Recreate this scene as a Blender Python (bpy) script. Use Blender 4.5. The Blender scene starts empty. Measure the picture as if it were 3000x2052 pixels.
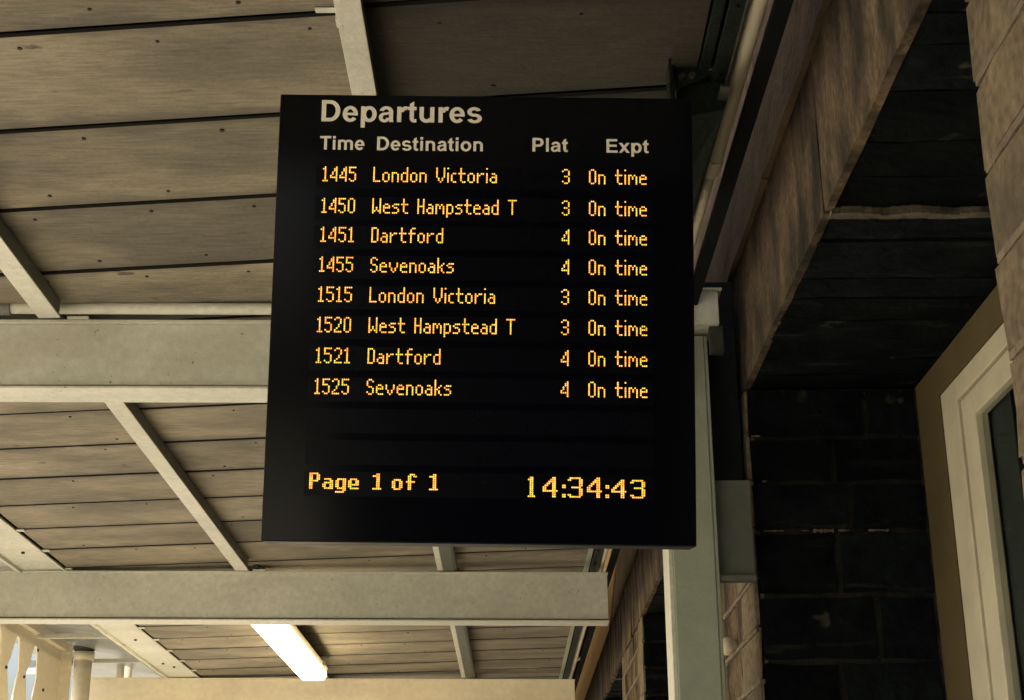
import bpy, bmesh, math, random
from mathutils import Vector, Matrix
random.seed(7)
R = math.radians
sc = bpy.context.scene
col = sc.collection

# ------------------------------------------------------------------ camera
cam = bpy.data.cameras.new('camera')
cam.sensor_width = 36.0
cam.lens = 3415.0 / 2324.0 * 36.0
cam.clip_start = 0.05
cam.clip_end = 3000
camo = bpy.data.objects.new('camera', cam)
col.objects.link(camo)
_p, _r, _y = R(19.6), R(-0.41), R(-0.1)
F = Vector((math.sin(_y)*math.cos(_p), math.cos(_y)*math.cos(_p), math.sin(_p)))
X0 = Vector((math.cos(_y), -math.sin(_y), 0)); U0 = X0.cross(F)
XR = X0*math.cos(_r) + U0*math.sin(_r); UR = -X0*math.sin(_r) + U0*math.cos(_r)
M = Matrix((XR, UR, -F)).transposed().to_4x4(); M.translation = Vector((0, 0, 1.6))
camo.matrix_world = M
sc.camera = camo

# ------------------------------------------------------------------ sky, sun, exposure
SUN_EL, SUN_AZ = 50.0, 248.0          # elevation, compass bearing of the sun (from +Y clockwise)
w = bpy.data.worlds.new('World'); sc.world = w; w.use_nodes = True
nt = w.node_tree; nt.nodes.clear()
sky = nt.nodes.new('ShaderNodeTexSky'); sky.sky_type = 'NISHITA'; sky.sun_disc = False
sky.sun_elevation = R(SUN_EL); sky.sun_rotation = R(SUN_AZ)
sky.dust_density = 8.0; sky.air_density = 1.0
bg = nt.nodes.new('ShaderNodeBackground'); bg.inputs['Strength'].default_value = 0.14
ow = nt.nodes.new('ShaderNodeOutputWorld')
wb = nt.nodes.new('ShaderNodeVectorMath'); wb.operation = 'MULTIPLY'; wb.inputs[1].default_value = (1.03, 1.0, 0.93)
nt.links.new(sky.outputs[0], wb.inputs[0]); nt.links.new(wb.outputs[0], bg.inputs[0]); nt.links.new(bg.outputs[0], ow.inputs[0])
sl = bpy.data.lights.new('sun', 'SUN'); sl.energy = 4.0; sl.angle = R(0.5); sl.color = (1.0, 0.95, 0.84)
so = bpy.data.objects.new('sun', sl); col.objects.link(so)
sd = Vector((math.sin(R(SUN_AZ))*math.cos(R(SUN_EL)), math.cos(R(SUN_AZ))*math.cos(R(SUN_EL)), math.sin(R(SUN_EL))))
so.rotation_euler = sd.to_track_quat('Z', 'Y').to_euler(); so.location = (-20, -8, 20)
sc.view_settings.view_transform = 'Standard'; sc.view_settings.look = 'None'
sc.view_settings.gamma = 1.0; sc.view_settings.exposure = 1.55
sc.view_settings.use_curve_mapping = False
sc.render.engine = 'CYCLES'
sc.cycles.use_denoising = True
sc.cycles.max_bounces = 10; sc.cycles.diffuse_bounces = 6

# ------------------------------------------------------------------ materials
def mat(name, c1, c2=None, rough=0.6, scale=3.0, stretch=(1, 1, 1), bump=0.0, bscale=40.0, spots=None,
        spot_scale=14.0, spot_th=0.66, vary=0.0, spec=0.4, metallic=0.0, streak=None, coords='Object', detail=6,
        fine=None):
    m = bpy.data.materials.new(name); m.use_nodes = True
    n = m.node_tree.nodes; l = m.node_tree.links
    b = n['Principled BSDF']
    b.inputs['Roughness'].default_value = rough
    b.inputs['Specular IOR Level'].default_value = spec
    b.inputs['Metallic'].default_value = metallic
    geo = n.new('ShaderNodeNewGeometry')
    mp = n.new('ShaderNodeMapping'); mp.inputs['Scale'].default_value = stretch
    l.new(geo.outputs['Position'], mp.inputs[0])
    oi = n.new('ShaderNodeObjectInfo')
    off = n.new('ShaderNodeVectorMath'); off.operation = 'MULTIPLY_ADD'
    cmb = n.new('ShaderNodeCombineXYZ')
    for i in range(3): l.new(oi.outputs['Random'], cmb.inputs[i])
    off.inputs[1].default_value = (17 if vary else 0,)*3
    l.new(cmb.outputs[0], off.inputs[0]); l.new(mp.outputs[0], off.inputs[2])
    vec = off.outputs[0]
    c2 = c2 or tuple(x*0.75 for x in c1)
    nz = n.new('ShaderNodeTexNoise'); nz.inputs['Scale'].default_value = scale
    nz.inputs['Detail'].default_value = detail; nz.inputs['Roughness'].default_value = 0.62
    l.new(vec, nz.inputs[0])
    rp = n.new('ShaderNodeValToRGB')
    rp.color_ramp.elements[0].position = 0.34; rp.color_ramp.elements[0].color = (*c2, 1)
    rp.color_ramp.elements[1].position = 0.66; rp.color_ramp.elements[1].color = (*c1, 1)
    l.new(nz.outputs[0], rp.inputs[0]); out = rp.outputs[0]
    def mul(fac_out, colr, cur):
        mx = n.new('ShaderNodeMix'); mx.data_type = 'RGBA'
        l.new(fac_out, mx.inputs[0]); l.new(cur, mx.inputs[6]); mx.inputs[7].default_value = (*colr, 1)
        return mx.outputs[2]
    if fine:      # fine grain: (scale, stretch, amount)
        mp2 = n.new('ShaderNodeMapping'); mp2.inputs['Scale'].default_value = fine[1]
        l.new(geo.outputs['Position'], mp2.inputs[0])
        f = n.new('ShaderNodeTexNoise'); f.inputs['Scale'].default_value = fine[0]; f.inputs['Detail'].default_value = 4
        l.new(mp2.outputs[0], f.inputs[0])
        mr = n.new('ShaderNodeMapRange'); mr.inputs[1].default_value = 0.3; mr.inputs[2].default_value = 0.7
        mr.inputs[3].default_value = 1 - fine[2]; mr.inputs[4].default_value = 1 + fine[2]
        l.new(f.outputs[0], mr.inputs[0])
        vm = n.new('ShaderNodeVectorMath'); vm.operation = 'SCALE'
        l.new(out, vm.inputs[0]); l.new(mr.outputs[0], vm.inputs['Scale']); out = vm.outputs[0]
    if spots:
        sn = n.new('ShaderNodeTexNoise'); sn.inputs['Scale'].default_value = spot_scale
        sn.inputs['Detail'].default_value = 3; l.new(vec, sn.inputs[0])
        sr = n.new('ShaderNodeMapRange'); sr.inputs[1].default_value = spot_th; sr.inputs[2].default_value = spot_th+0.06
        l.new(sn.outputs[0], sr.inputs[0]); out = mul(sr.outputs[0], spots, out)
    if streak:    # (colour, stretch, threshold, strength)
        mp3 = n.new('ShaderNodeMapping'); mp3.inputs['Scale'].default_value = streak[1]
        l.new(geo.outputs['Position'], mp3.inputs[0])
        s2 = n.new('ShaderNodeTexNoise'); s2.inputs['Scale'].default_value = 1.0; s2.inputs['Detail'].default_value = 5
        l.new(mp3.outputs[0], s2.inputs[0])
        r2 = n.new('ShaderNodeMapRange'); r2.inputs[1].default_value = streak[2]; r2.inputs[2].default_value = streak[2]+0.18
        r2.inputs[4].default_value = streak[3]
        l.new(s2.outputs[0], r2.inputs[0]); out = mul(r2.outputs[0], streak[0], out)
    if vary:
        mr = n.new('ShaderNodeMapRange'); mr.inputs[3].default_value = 1-vary; mr.inputs[4].default_value = 1+vary
        l.new(oi.outputs['Random'], mr.inputs[0])
        vm = n.new('ShaderNodeVectorMath'); vm.operation = 'SCALE'
        l.new(out, vm.inputs[0]); l.new(mr.outputs[0], vm.inputs['Scale']); out = vm.outputs[0]
    l.new(out, b.inputs['Base Color'])
    if bump:
        bn = n.new('ShaderNodeTexNoise'); bn.inputs['Scale'].default_value = bscale; bn.inputs['Detail'].default_value = 5
        l.new(vec, bn.inputs[0])
        bp = n.new('ShaderNodeBump'); bp.inputs['Strength'].default_value = bump; bp.inputs['Distance'].default_value = 0.02
        l.new(bn.outputs[0], bp.inputs['Height']); l.new(bp.outputs[0], b.inputs['Normal'])
    return m

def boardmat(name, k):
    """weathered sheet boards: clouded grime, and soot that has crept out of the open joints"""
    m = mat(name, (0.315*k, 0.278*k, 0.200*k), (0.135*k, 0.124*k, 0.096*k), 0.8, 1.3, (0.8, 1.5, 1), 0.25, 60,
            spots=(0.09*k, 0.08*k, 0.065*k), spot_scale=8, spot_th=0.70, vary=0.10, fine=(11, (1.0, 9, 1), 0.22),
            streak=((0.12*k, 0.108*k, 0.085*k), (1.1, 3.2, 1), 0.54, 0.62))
    n = m.node_tree.nodes; l = m.node_tree.links; b = n['Principled BSDF']
    cur = b.inputs['Base Color'].links[0].from_socket
    geo = n.new('ShaderNodeNewGeometry'); sx = n.new('ShaderNodeSeparateXYZ'); l.new(geo.outputs['Position'], sx.inputs[0])
    def mth(op, a, b_=None, c=None):
        q = n.new('ShaderNodeMath'); q.operation = op
        for i, v in enumerate((a, b_, c)):
            if v is None: continue
            if isinstance(v, (int, float)): q.inputs[i].default_value = v
            else: l.new(v, q.inputs[i])
        return q.outputs[0]
    t = mth('MULTIPLY_ADD', sx.outputs['X'], 0.09, sx.outputs['Y'])
    t = mth('FRACT', mth('DIVIDE', mth('SUBTRACT', t, 3.579-5.35), 0.535))
    d = mth('MINIMUM', t, mth('SUBTRACT', 1.0, t))            # 0 at the joint, 0.5 in mid board
    nz = n.new('ShaderNodeTexNoise'); nz.inputs['Scale'].default_value = 3.2; nz.inputs['Detail'].default_value = 5
    l.new(geo.outputs['Position'], nz.inputs[0])
    wd = n.new('ShaderNodeMapRange'); wd.inputs[1].default_value = 0.35; wd.inputs[2].default_value = 0.7
    wd.inputs[3].default_value = 0.03; wd.inputs[4].default_value = 0.26; l.new(nz.outputs[0], wd.inputs[0])
    f = mth('SUBTRACT', 1.0, mth('DIVIDE', d, wd.outputs[0])); f = mth('MAXIMUM', f, 0.0); f = mth('MULTIPLY', f, 0.78)
    mx = n.new('ShaderNodeMix'); mx.data_type = 'RGBA'
    l.new(f, mx.inputs[0]); l.new(cur, mx.inputs[6]); mx.inputs[7].default_value = (0.085*k, 0.08*k, 0.066*k, 1)
    l.new(mx.outputs[2], b.inputs['Base Color'])
    return m

def emit(name, c, s, c2=None, scale=150):
    m = bpy.data.materials.new(name); m.use_nodes = True
    n = m.node_tree.nodes; l = m.node_tree.links; b = n['Principled BSDF']
    b.inputs['Base Color'].default_value = (*[x*0.3 for x in c], 1)
    b.inputs['Emission Strength'].default_value = s
    b.inputs['Emission Color'].default_value = (*c, 1)
    if c2:
        geo = n.new('ShaderNodeNewGeometry'); nz = n.new('ShaderNodeTexNoise')
        nz.inputs['Scale'].default_value = scale; nz.inputs['Detail'].default_value = 1
        l.new(geo.outputs['Position'], nz.inputs[0])
        rp = n.new('ShaderNodeValToRGB')
        rp.color_ramp.elements[0].position = 0.35; rp.color_ramp.elements[0].color = (*c2[0], 1)
        rp.color_ramp.elements[1].position = 0.62; rp.color_ramp.elements[1].color = (*c2[1], 1)
        e = rp.color_ramp.elements.new(0.5); e.color = (*c, 1)
        l.new(nz.outputs[0], rp.inputs[0]); l.new(rp.outputs[0], b.inputs['Emission Color'])
    return m

M_BOARD = boardmat('weathered_board', 1.0)
M_BOARDS = boardmat('deep_shade_board', 0.17)  # darkened copy: shade over the near right bay put into the board colour
M_BOARDM = boardmat('light_shade_board', 0.84)  # slightly darkened copy: weaker light on the near boards put into the colour
M_EDGE = mat('dark_board_edge', (0.02, 0.018, 0.014), rough=0.9)  # near-black edge faces, so the open joints read as dark lines
M_DECK = mat('tarred_deck', (0.010, 0.011, 0.012), rough=0.95, spec=0.05)
M_PAINT = mat('cream_grey_paint', (0.66, 0.665, 0.575), (0.53, 0.54, 0.465), 0.5, 1.3, (1, 1, 1), 0.12, 90,
              spots=(0.20, 0.17, 0.12), spot_scale=48, spot_th=0.70, fine=(30, (1, 1, 1), 0.09), streak=((0.42, 0.39, 0.30), (0.9, 2.0, 3.0), 0.56, 0.55))
M_GREENP = mat('pale_green_paint', (0.40, 0.44, 0.345), (0.31, 0.35, 0.28), 0.5, 1.6, bump=0.08, bscale=60, fine=(18, (1, 1, 1), 0.06))
M_GREEND = mat('dull_green_paint', (0.13, 0.145, 0.115), (0.08, 0.092, 0.075), 0.6, 4, bump=0.1)
M_DKSTEEL = mat('dark_green_steel', (0.014, 0.021, 0.017), (0.007, 0.011, 0.010), 0.55, 6, spec=0.15, bump=0.2, bscale=50)
M_RUST = mat('dirty_steel', (0.055, 0.052, 0.04), (0.02, 0.02, 0.016), 0.7, 14, bump=0.3)
M_PURLD = mat('shaded_flange_paint', (0.12, 0.13, 0.11), (0.09, 0.098, 0.082), 0.6, 4)  # shade under the far purlin flange put into its colour
M_NAIL = mat('rusty_nail', (0.02, 0.016, 0.012), rough=0.7)
M_STONE = mat('weathered_stone', (0.170, 0.125, 0.080), (0.048, 0.038, 0.029), 0.95, 3.6, (1, 1.4, 0.7), 1.0, 26, spec=0.08,
              spots=(0.07, 0.06, 0.05), spot_scale=8, spot_th=0.66, vary=0.18, fine=(38, (1, 1, 0.8), 0.30),
              streak=((0.026, 0.025, 0.021), (3.5, 5.0, 1.5), 0.47, 0.9))
M_STONEL = mat('pale_stone', (0.225, 0.182, 0.125), (0.135, 0.11, 0.077), 0.9, 5, (1, 1, 0.7), 0.7, 26,
               spots=(0.10, 0.085, 0.07), spot_scale=11, spot_th=0.68, vary=0.1, fine=(36, (1, 1, 1), 0.30), spec=0.1,
               streak=((0.095, 0.082, 0.065), (3, 3.0, 3.0), 0.52, 0.8))
M_RENDER = mat('brown_render', (0.215, 0.155, 0.085), (0.10, 0.074, 0.043), 0.85, 1.8, bump=0.4, bscale=30, fine=(12, (1, 1, 1), 0.1),
               spots=(0.10, 0.08, 0.055), spot_scale=6, spot_th=0.68)
M_SHADE = mat('shade_dark_stone', (0.0085, 0.0120, 0.0135), (0.0022, 0.0038, 0.0055), 0.95, 4, (1, 1, 1), 0.8, 24,
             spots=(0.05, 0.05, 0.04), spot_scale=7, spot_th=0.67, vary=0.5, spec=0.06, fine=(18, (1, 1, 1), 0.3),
             streak=((0.05, 0.05, 0.042), (2.2, 16, 16), 0.60, 0.7))  # shade of the recesses and its bluish cast put into the stone colour
M_MORTAR = mat('lime_mortar', (0.17, 0.15, 0.11), (0.03, 0.03, 0.027), 0.95, 9, bump=0.8, bscale=30)
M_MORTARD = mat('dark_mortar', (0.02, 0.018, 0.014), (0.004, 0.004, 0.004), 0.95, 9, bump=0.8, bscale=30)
M_OCHRE = mat('ochre_paint', (0.125, 0.093, 0.040), (0.085, 0.064, 0.030), 0.75, 2.5, bump=0.15)
M_OCHREL = mat('yellow_ochre_paint', (0.50, 0.34, 0.12), (0.40, 0.27, 0.10), 0.75, 2.5, bump=0.2)
M_WHITE = mat('window_paint', (0.72, 0.675, 0.51), (0.60, 0.56, 0.43), 0.45, 5, bump=0.12, bscale=50, spots=(0.3, 0.26, 0.18), spot_scale=40, spot_th=0.72)
M_GREY = mat('reflection_grey', (0.09, 0.105, 0.095), (0.06, 0.07, 0.066), 0.7, 3)
M_POINT = mat('pale_pointing', (0.25, 0.205, 0.145), (0.15, 0.12, 0.088), 0.95, 12, bump=0.6, bscale=50)
M_CREAM = mat('lamplit_cream_paint', (0.78, 0.72, 0.56), (0.68, 0.62, 0.48), 0.5, 1.5, bump=0.08, bscale=60, fine=(20, (1, 1, 1), 0.06))  # warm glow from the lamp put into the cream colour
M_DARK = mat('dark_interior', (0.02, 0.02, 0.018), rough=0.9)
M_PLAT = mat('platform_paving', (0.36, 0.33, 0.27), (0.28, 0.255, 0.21), 0.85, 1.5, bump=0.2, bscale=20)
M_GRAVEL = mat('pale_ballast', (0.36, 0.33, 0.28), (0.24, 0.22, 0.19), 0.95, 8, bump=0.6, bscale=15)
M_BLOCKER = mat('dark_blocker', (0.05, 0.038, 0.032), (0.03, 0.024, 0.022), 0.9, 6, bump=0.3)
M_GRASS = mat('dry_verge', (0.16, 0.17, 0.09), (0.10, 0.11, 0.06), 0.95, 0.5)
M_GLAZ = mat('grey_soffit_sheet', (0.28, 0.30, 0.29), (0.14, 0.16, 0.17), 0.35, 1.4, (1, 1, 1), spec=0.6)
M_BLACK = mat('black_housing', (0.006, 0.007, 0.010), (0.004, 0.005, 0.007), 0.5, 4, spec=0.12)
M_LETTER = mat('white_lettering', (0.88, 0.84, 0.72), (0.84, 0.80, 0.69), 0.5, 30)
M_FACE = mat('black_glass', (0.0014, 0.0019, 0.0045), (0.0011, 0.0014, 0.0035), 0.13, 2, spec=0.17)
M_STRIP = mat('led_module', (0.0022, 0.0029, 0.006), (0.0018, 0.0023, 0.005), 0.22, 6, spec=0.13)
M_LED = emit('amber_led', (1.0, 0.47, 0.045), 0.62, ((1.0, 0.30, 0.03), (1.0, 0.62, 0.12)))
M_LAMP = emit('lamp_diffuser', (1.0, 0.78, 0.45), 11.0)
def glass():
    m = bpy.data.materials.new('window_glass'); m.use_nodes = True
    b = m.node_tree.nodes['Principled BSDF']
    b.inputs['Base Color'].default_value = (0.78, 0.82, 0.80, 1); b.inputs['Roughness'].default_value = 0.03
    b.inputs['Transmission Weight'].default_value = 1.0; b.inputs['IOR'].default_value = 1.3
    return m
M_GLASS = glass()

# ------------------------------------------------------------------ helpers
def tag(o, label=None, cat=None, group=None, kind=None):
    if label: o['label'] = label
    if cat: o['category'] = cat
    if group: o['group'] = group
    if kind: o['kind'] = kind
    return o
def empty(name, loc=(0, 0, 0)):
    o = bpy.data.objects.new(name, None); col.objects.link(o); o.location = loc; o.empty_display_size = 0.1
    return o
def build(name, bm, m, parent=None, bevel=0.0, smooth=False):
    bmesh.ops.recalc_face_normals(bm, faces=bm.faces)
    me = bpy.data.meshes.new(name); bm.to_mesh(me); bm.free()
    if m: me.materials.append(m)
    if smooth:
        for p in me.polygons: p.use_smooth = True
    o = bpy.data.objects.new(name, me); col.objects.link(o)
    if parent:
        o.parent = parent
        o.matrix_parent_inverse = parent_world(parent).inverted()
    if bevel:
        md = o.modifiers.new('bevel', 'BEVEL'); md.width = bevel; md.segments = 2; md.limit_method = 'ANGLE'
    return o
def parent_world(p):
    mw = p.matrix_basis.copy(); q = p.parent
    if q: mw = parent_world(q) @ p.matrix_parent_inverse @ mw
    return mw
def hexa(bm, pts):
    """8 corners: bottom loop of four then top loop of four"""
    v = [bm.verts.new(p) for p in pts]
    for f in ((3, 2, 1, 0), (4, 5, 6, 7), (0, 1, 5, 4), (1, 2, 6, 5), (2, 3, 7, 6), (3, 0, 4, 7)):
        bm.faces.new([v[i] for i in f])
def box(bm, x0, x1, y0, y1, z0, z1, M=None):
    pts = [(x0, y0, z0), (x1, y0, z0), (x1, y1, z0), (x0, y1, z0), (x0, y0, z1), (x1, y0, z1), (x1, y1, z1), (x0, y1, z1)]
    if M: pts = [M @ Vector(p) for p in pts]
    hexa(bm, pts)
def cyl(bm, a, b, r, n=16, r2=None):
    a = Vector(a); b = Vector(b); d = (b-a).normalized()
    u = d.orthogonal().normalized(); v = d.cross(u); r2 = r if r2 is None else r2
    A = [bm.verts.new(a+(u*math.cos(t)+v*math.sin(t))*r) for t in [2*math.pi*i/n for i in range(n)]]
    B = [bm.verts.new(b+(u*math.cos(t)+v*math.sin(t))*r2) for t in [2*math.pi*i/n for i in range(n)]]
    for i in range(n): bm.faces.new((A[i], A[(i+1) % n], B[(i+1) % n], B[i]))
    bm.faces.new(A[::-1]); bm.faces.new(B)
def part_box(name, ext, m, parent, bevel=0.0):
    bm = bmesh.new(); box(bm, *ext); return build(name, bm, m, parent, bevel)
def rough_block(bm, x0, x1, y0, y1, z0, z1, j=0.006, ch=0.008, n=3):
    """dressed stone with a worn outline: a box cut n times along its long sides, corners jittered and chamfered"""
    b2 = bmesh.new(); box(b2, x0, x1, y0, y1, z0, z1)
    L = [x1-x0, y1-y0, z1-z0]
    ax = [(1, 0, 0), (0, 1, 0), (0, 0, 1)]
    o = (x0, y0, z0)
    for k in range(3):
        cuts = max(0, min(n, int(L[k]/0.09)-1))
        for c in range(cuts):
            co = Vector(o) + Vector(ax[k])*L[k]*((c+1)/(cuts+1))
            bmesh.ops.bisect_plane(b2, geom=b2.verts[:]+b2.edges[:]+b2.faces[:], plane_co=co, plane_no=ax[k])
    for v in b2.verts:
        e = sum(1 for f in (abs(v.co.x-x0) < 1e-4 or abs(v.co.x-x1) < 1e-4, abs(v.co.y-y0) < 1e-4 or abs(v.co.y-y1) < 1e-4,
                            abs(v.co.z-z0) < 1e-4 or abs(v.co.z-z1) < 1e-4) if f)
        q = j if e < 3 else j*1.4
        c = Vector(((x0+x1)/2, (y0+y1)/2, (z0+z1)/2))
        v.co += Vector((random.uniform(-q, q), random.uniform(-q, q), random.uniform(-q, q))) + (c-v.co).normalized()*(ch if e >= 2 else 0)
    me = bpy.data.meshes.new('tmp'); b2.to_mesh(me); b2.free(); bm.from_mesh(me); bpy.data.meshes.remove(me)

def roof_z(x, y): return 4.0 + 0.008*x - 0.028*y
SK = -0.09
def gap_y(k, x): return 3.576 + 0.535*k + SK*x

# ------------------------------------------------------------------ ground and setting
bm = bmesh.new(); box(bm, -400, 400, -400, 600, -1.6, -1.104); tag(build('ground', bm, M_GRASS), kind='structure')
bm = bmesh.new(); box(bm, -16, -5.3, -60, 120, -1.10, -1.0); tag(build('track_bed', bm, M_GRAVEL), kind='structure')
bm = bmesh.new(); box(bm, -5.2, 0.93, -40, 80, -1.10, 0.0); tag(build('platform', bm, M_PLAT), kind='structure')

tw = part_box('light_blocker', (-1.24, 0.925, -8.0, -2.6, 0.0, 7.5), M_BLOCKER, None)  # added block: cuts light from behind and darkens the board's reflection
tag(tw, 'dark block added behind the camera to cut light and darken reflections', 'building')
# ------------------------------------------------------------------ canopy roof
roof = empty('canopy_roof', (-1.3, 0, 4.0))
tag(roof, 'boarded canopy roof of wide weathered planks above the departures board', 'canopy roof')
bays = [(-3.10, -1.855), (-1.855, -0.437), (-0.437, 0.44)]
def gauge(k):
    return random.uniform(-0.0015, 0.0015)
def edge_x(y): return 0.556 - 0.0110*(y-3.6)
for bi, (xa, xb) in enumerate(bays):
    dy = (0.0, 0.004, -0.016)[bi]
    for k in range(-11, 46):
        if bi == 2: xb = edge_x(3.8+0.535*k)
        g0 = 0.017 + random.uniform(-0.004, 0.004)
        y0a, y0b = gap_y(k, xa)+g0+dy, gap_y(k, xb)+g0+dy+random.uniform(-.004, .004)
        y1a, y1b = gap_y(k+1, xa)+dy-0.010, gap_y(k+1, xb)+dy-0.010
        z = gauge(k); t = 0.012; e = 0.003
        bm = bmesh.new()
        hexa(bm, [(xa+e, y0a, roof_z(xa, y0a)+z), (xb-e, y0b, roof_z(xb, y0b)+z), (xb-e, y1b, roof_z(xb, y1b)-z), (xa+e, y1a, roof_z(xa, y1a)-z),
                  (xa+e, y0a, roof_z(xa, y0a)+t), (xb-e, y0b, roof_z(xb, y0b)+t), (xb-e, y1b, roof_z(xb, y1b)+t), (xa+e, y1a, roof_z(xa, y1a)+t)])
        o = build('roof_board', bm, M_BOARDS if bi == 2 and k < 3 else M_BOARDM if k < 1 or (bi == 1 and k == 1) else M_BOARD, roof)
        o.data.materials.append(M_EDGE)
        for f in o.data.polygons:
            if abs(f.normal.z) < 0.7: f.material_index = 1
bm = bmesh.new()
hexa(bm, [(-3.46, -2.5, roof_z(-3.46, -2.5)+0.140), (0.650, -2.5, roof_z(0.65, -2.5)+0.140), (0.650, 34, roof_z(0.65, 34)+0.140), (-3.46, 34, roof_z(-3.46, 34)+0.140),
          (-3.46, -2.5, roof_z(-3.46, -2.5)+0.17), (0.650, -2.5, roof_z(0.65, -2.5)+0.17), (0.650, 34, roof_z(0.65, 34)+0.17), (-3.46, 34, roof_z(-3.46, 34)+0.17)])
build('roof_deck', bm, M_DECK, roof)
bm = bmesh.new()
hexa(bm, [(-3.450, -2.5, roof_z(-3.45, -2.5)-0.02), (-3.428, -2.5, roof_z(-3.45, -2.5)-0.02), (-3.428, 34, roof_z(-3.45, 34)-0.02), (-3.450, 34, roof_z(-3.45, 34)-0.02),
          (-3.450, -2.5, roof_z(-3.45, -2.5)+0.139), (-3.428, -2.5, roof_z(-3.45, -2.5)+0.139), (-3.428, 34, roof_z(-3.45, 34)+0.139), (-3.450, 34, roof_z(-3.45, 34)+0.139)])
build('side_board', bm, M_PAINT, roof)
bm = bmesh.new()        # nail heads, two rows in every board
for k in range(-3, 24):
    for row, off in ((0, 0.085), (1, 0.46)):
        x = -3.0 + (0.15 if row else 0.0) + (k % 3)*0.05
        while x < 0.42:
            xx = x + random.uniform(-0.03, 0.03)
            if random.random() > (0.5 if row else 0.15)+(0.35 if k > 7 else 0):
                y = gap_y(k, xx)+off+random.uniform(-0.012, 0.012); z = roof_z(xx, y)
                r = random.uniform(0.005, 0.0078)
                cyl(bm, (xx, y, z+0.004), (xx, y, z-0.004), r, 7)
            x += 0.40
tag(build('nail_heads', bm, M_NAIL, roof), kind='stuff')
bm = bmesh.new()
hexa(bm, [(0.62, -2.5, roof_z(0.6, -2.5)+0.172), (0.64, -2.5, roof_z(0.6, -2.5)+0.172), (0.64, 34, roof_z(0.6, 34)+0.172), (0.62, 34, roof_z(0.6, 34)+0.172),
          (0.62, -2.5, 5.15), (0.64, -2.5, 5.15), (0.64, 34, 5.15), (0.62, 34, 5.15)])
build('light_baffle', bm, M_PAINT, roof)  # added upright: keeps direct sun out and bounces light onto the upper wall
# edge strips along the wall side of the roof
def roof_strip(name, xa, xb, za, zb, m, parent, y0=-2.5, y1=34, drift=0.0115):
    bm = bmesh.new()
    def q(x, y, z): return (x-drift*(y-3.6), y, roof_z(x, y)+z)
    hexa(bm, [q(xa, y0, za), q(xb, y0, za), q(xb, y1, za), q(xa, y1, za), q(xa, y0, zb), q(xb, y0, zb), q(xb, y1, zb), q(xa, y1, zb)])
    return build(name, bm, m, parent, 0.002)
roof_strip('edge_trim', 0.560, 0.592, -0.010, 0.02, M_DKSTEEL, roof, y1=6)
roof_strip('edge_trim', 0.560, 0.592, -0.010, 0.02, M_GREENP, roof, y0=6.01)

def purlin(label, xa, xb, d, y0=-2.5, y1=33, clips=True, face=M_PAINT, far=None):
    p = empty('purlin', ((xa+xb)/2, 5, roof_z(xa, 5)-d)); tag(p, label, 'purlin', 'painted steel purlins under the roof boards')
    cuts = [(y0, 5.61), (5.89, 10.09), (10.46, 14.66), (15.10, 19.2), (19.7, y1)] if xa < -1 else [(y0, 5.66), (5.89, 10.19), (10.46, 14.80), (15.10, 19.3), (19.7, y1)]
    def bx(name, a, b, za, zb, m, c0, c1):
        bm = bmesh.new()
        hexa(bm, [(a, c0, roof_z(a, c0)+za), (b, c0, roof_z(b, c0)+za), (b, c1, roof_z(b, c1)+za), (a, c1, roof_z(a, c1)+za),
                  (a, c0, roof_z(a, c0)+zb), (b, c0, roof_z(b, c0)+zb), (b, c1, roof_z(b, c1)+zb), (a, c1, roof_z(a, c1)+zb)])
        return build(name, bm, m, p, 0.002)
    for c0, c1 in cuts:
        if far and c0 > far-4:
            bx('flange', xa-0.022, xb-0.018, -d, -d+0.007, M_PURLD, c0, c1)
            bx('packing_strip', xa-0.062, xa-0.024, -d+0.004, -d+0.02, face, c0, c1)
        else:
            bx('flange', xa, xb, -d, -d+0.007, face, c0, c1)
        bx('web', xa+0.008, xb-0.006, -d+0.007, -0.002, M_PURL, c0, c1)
    if clips:
        for k in range(-1, 24):
            y = gap_y(k, xa); z = roof_z(xa, y)
            bm = bmesh.new()
            j = random.uniform(-0.01, 0.01)
            box(bm, xa-0.075+j, xa-0.002, y-0.020, y+0.006, z-0.006, z-0.0025)
            box(bm, xa-0.012, xa+0.006, y-0.022, y+0.022, z-d*0.55, z-0.006)
            build('roof_clip', bm, M_PAINT, p, 0.002)
    return p
M_PURL = mat('shaded_side_paint', (0.17, 0.18, 0.15), (0.125, 0.135, 0.115), 0.55, 3, bump=0.1, bscale=50)  # purlin sides coloured darker, for the shade on faces turned from the light
purlin('cream purlin running along the roof behind the top left of the departures board', -0.475, -0.402, 0.08, far=8.0)
purlin('cream purlin left of the departures board, crossing over the steel beams to the lit lamp', -1.900, -1.812, 0.08, clips=False)
# cleats that hold the left purlin on the beams
def beam_bolt(bm, x, y, z, r=0.011, h=0.014):
    cyl(bm, (x, y, z), (x, y-h, z), r, 6)

# edge channel on the track side
ch = empty('edge_plate', (-3.12, 9, 3.5)); tag(ch, 'flat cream edge plate where the roof boards end at far left', 'edge plate')
def along(name, x0, x1, za, zb, m, parent, y0=-2.5, y1=33, bev=0.002):
    bm = bmesh.new()
    hexa(bm, [(x0, y0, roof_z(x0, y0)+za), (x1, y0, roof_z(x1, y0)+za), (x1, y1, roof_z(x1, y1)+za), (x0, y1, roof_z(x0, y1)+za),
              (x0, y0, roof_z(x0, y0)+zb), (x1, y0, roof_z(x1, y0)+zb), (x1, y1, roof_z(x1, y1)+zb), (x0, y1, roof_z(x0, y1)+zb)])
    return build(name, bm, m, parent, bev)
along('plate', -3.405, -3.112, -0.012, -0.002, M_PAINT, ch)
along('outer_lip', -3.425, -3.405, -0.034, -0.002, M_PAINT, ch)
along('inner_lip', -3.124, -3.108, -0.020, -0.0125, M_PAINT, ch)
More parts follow.
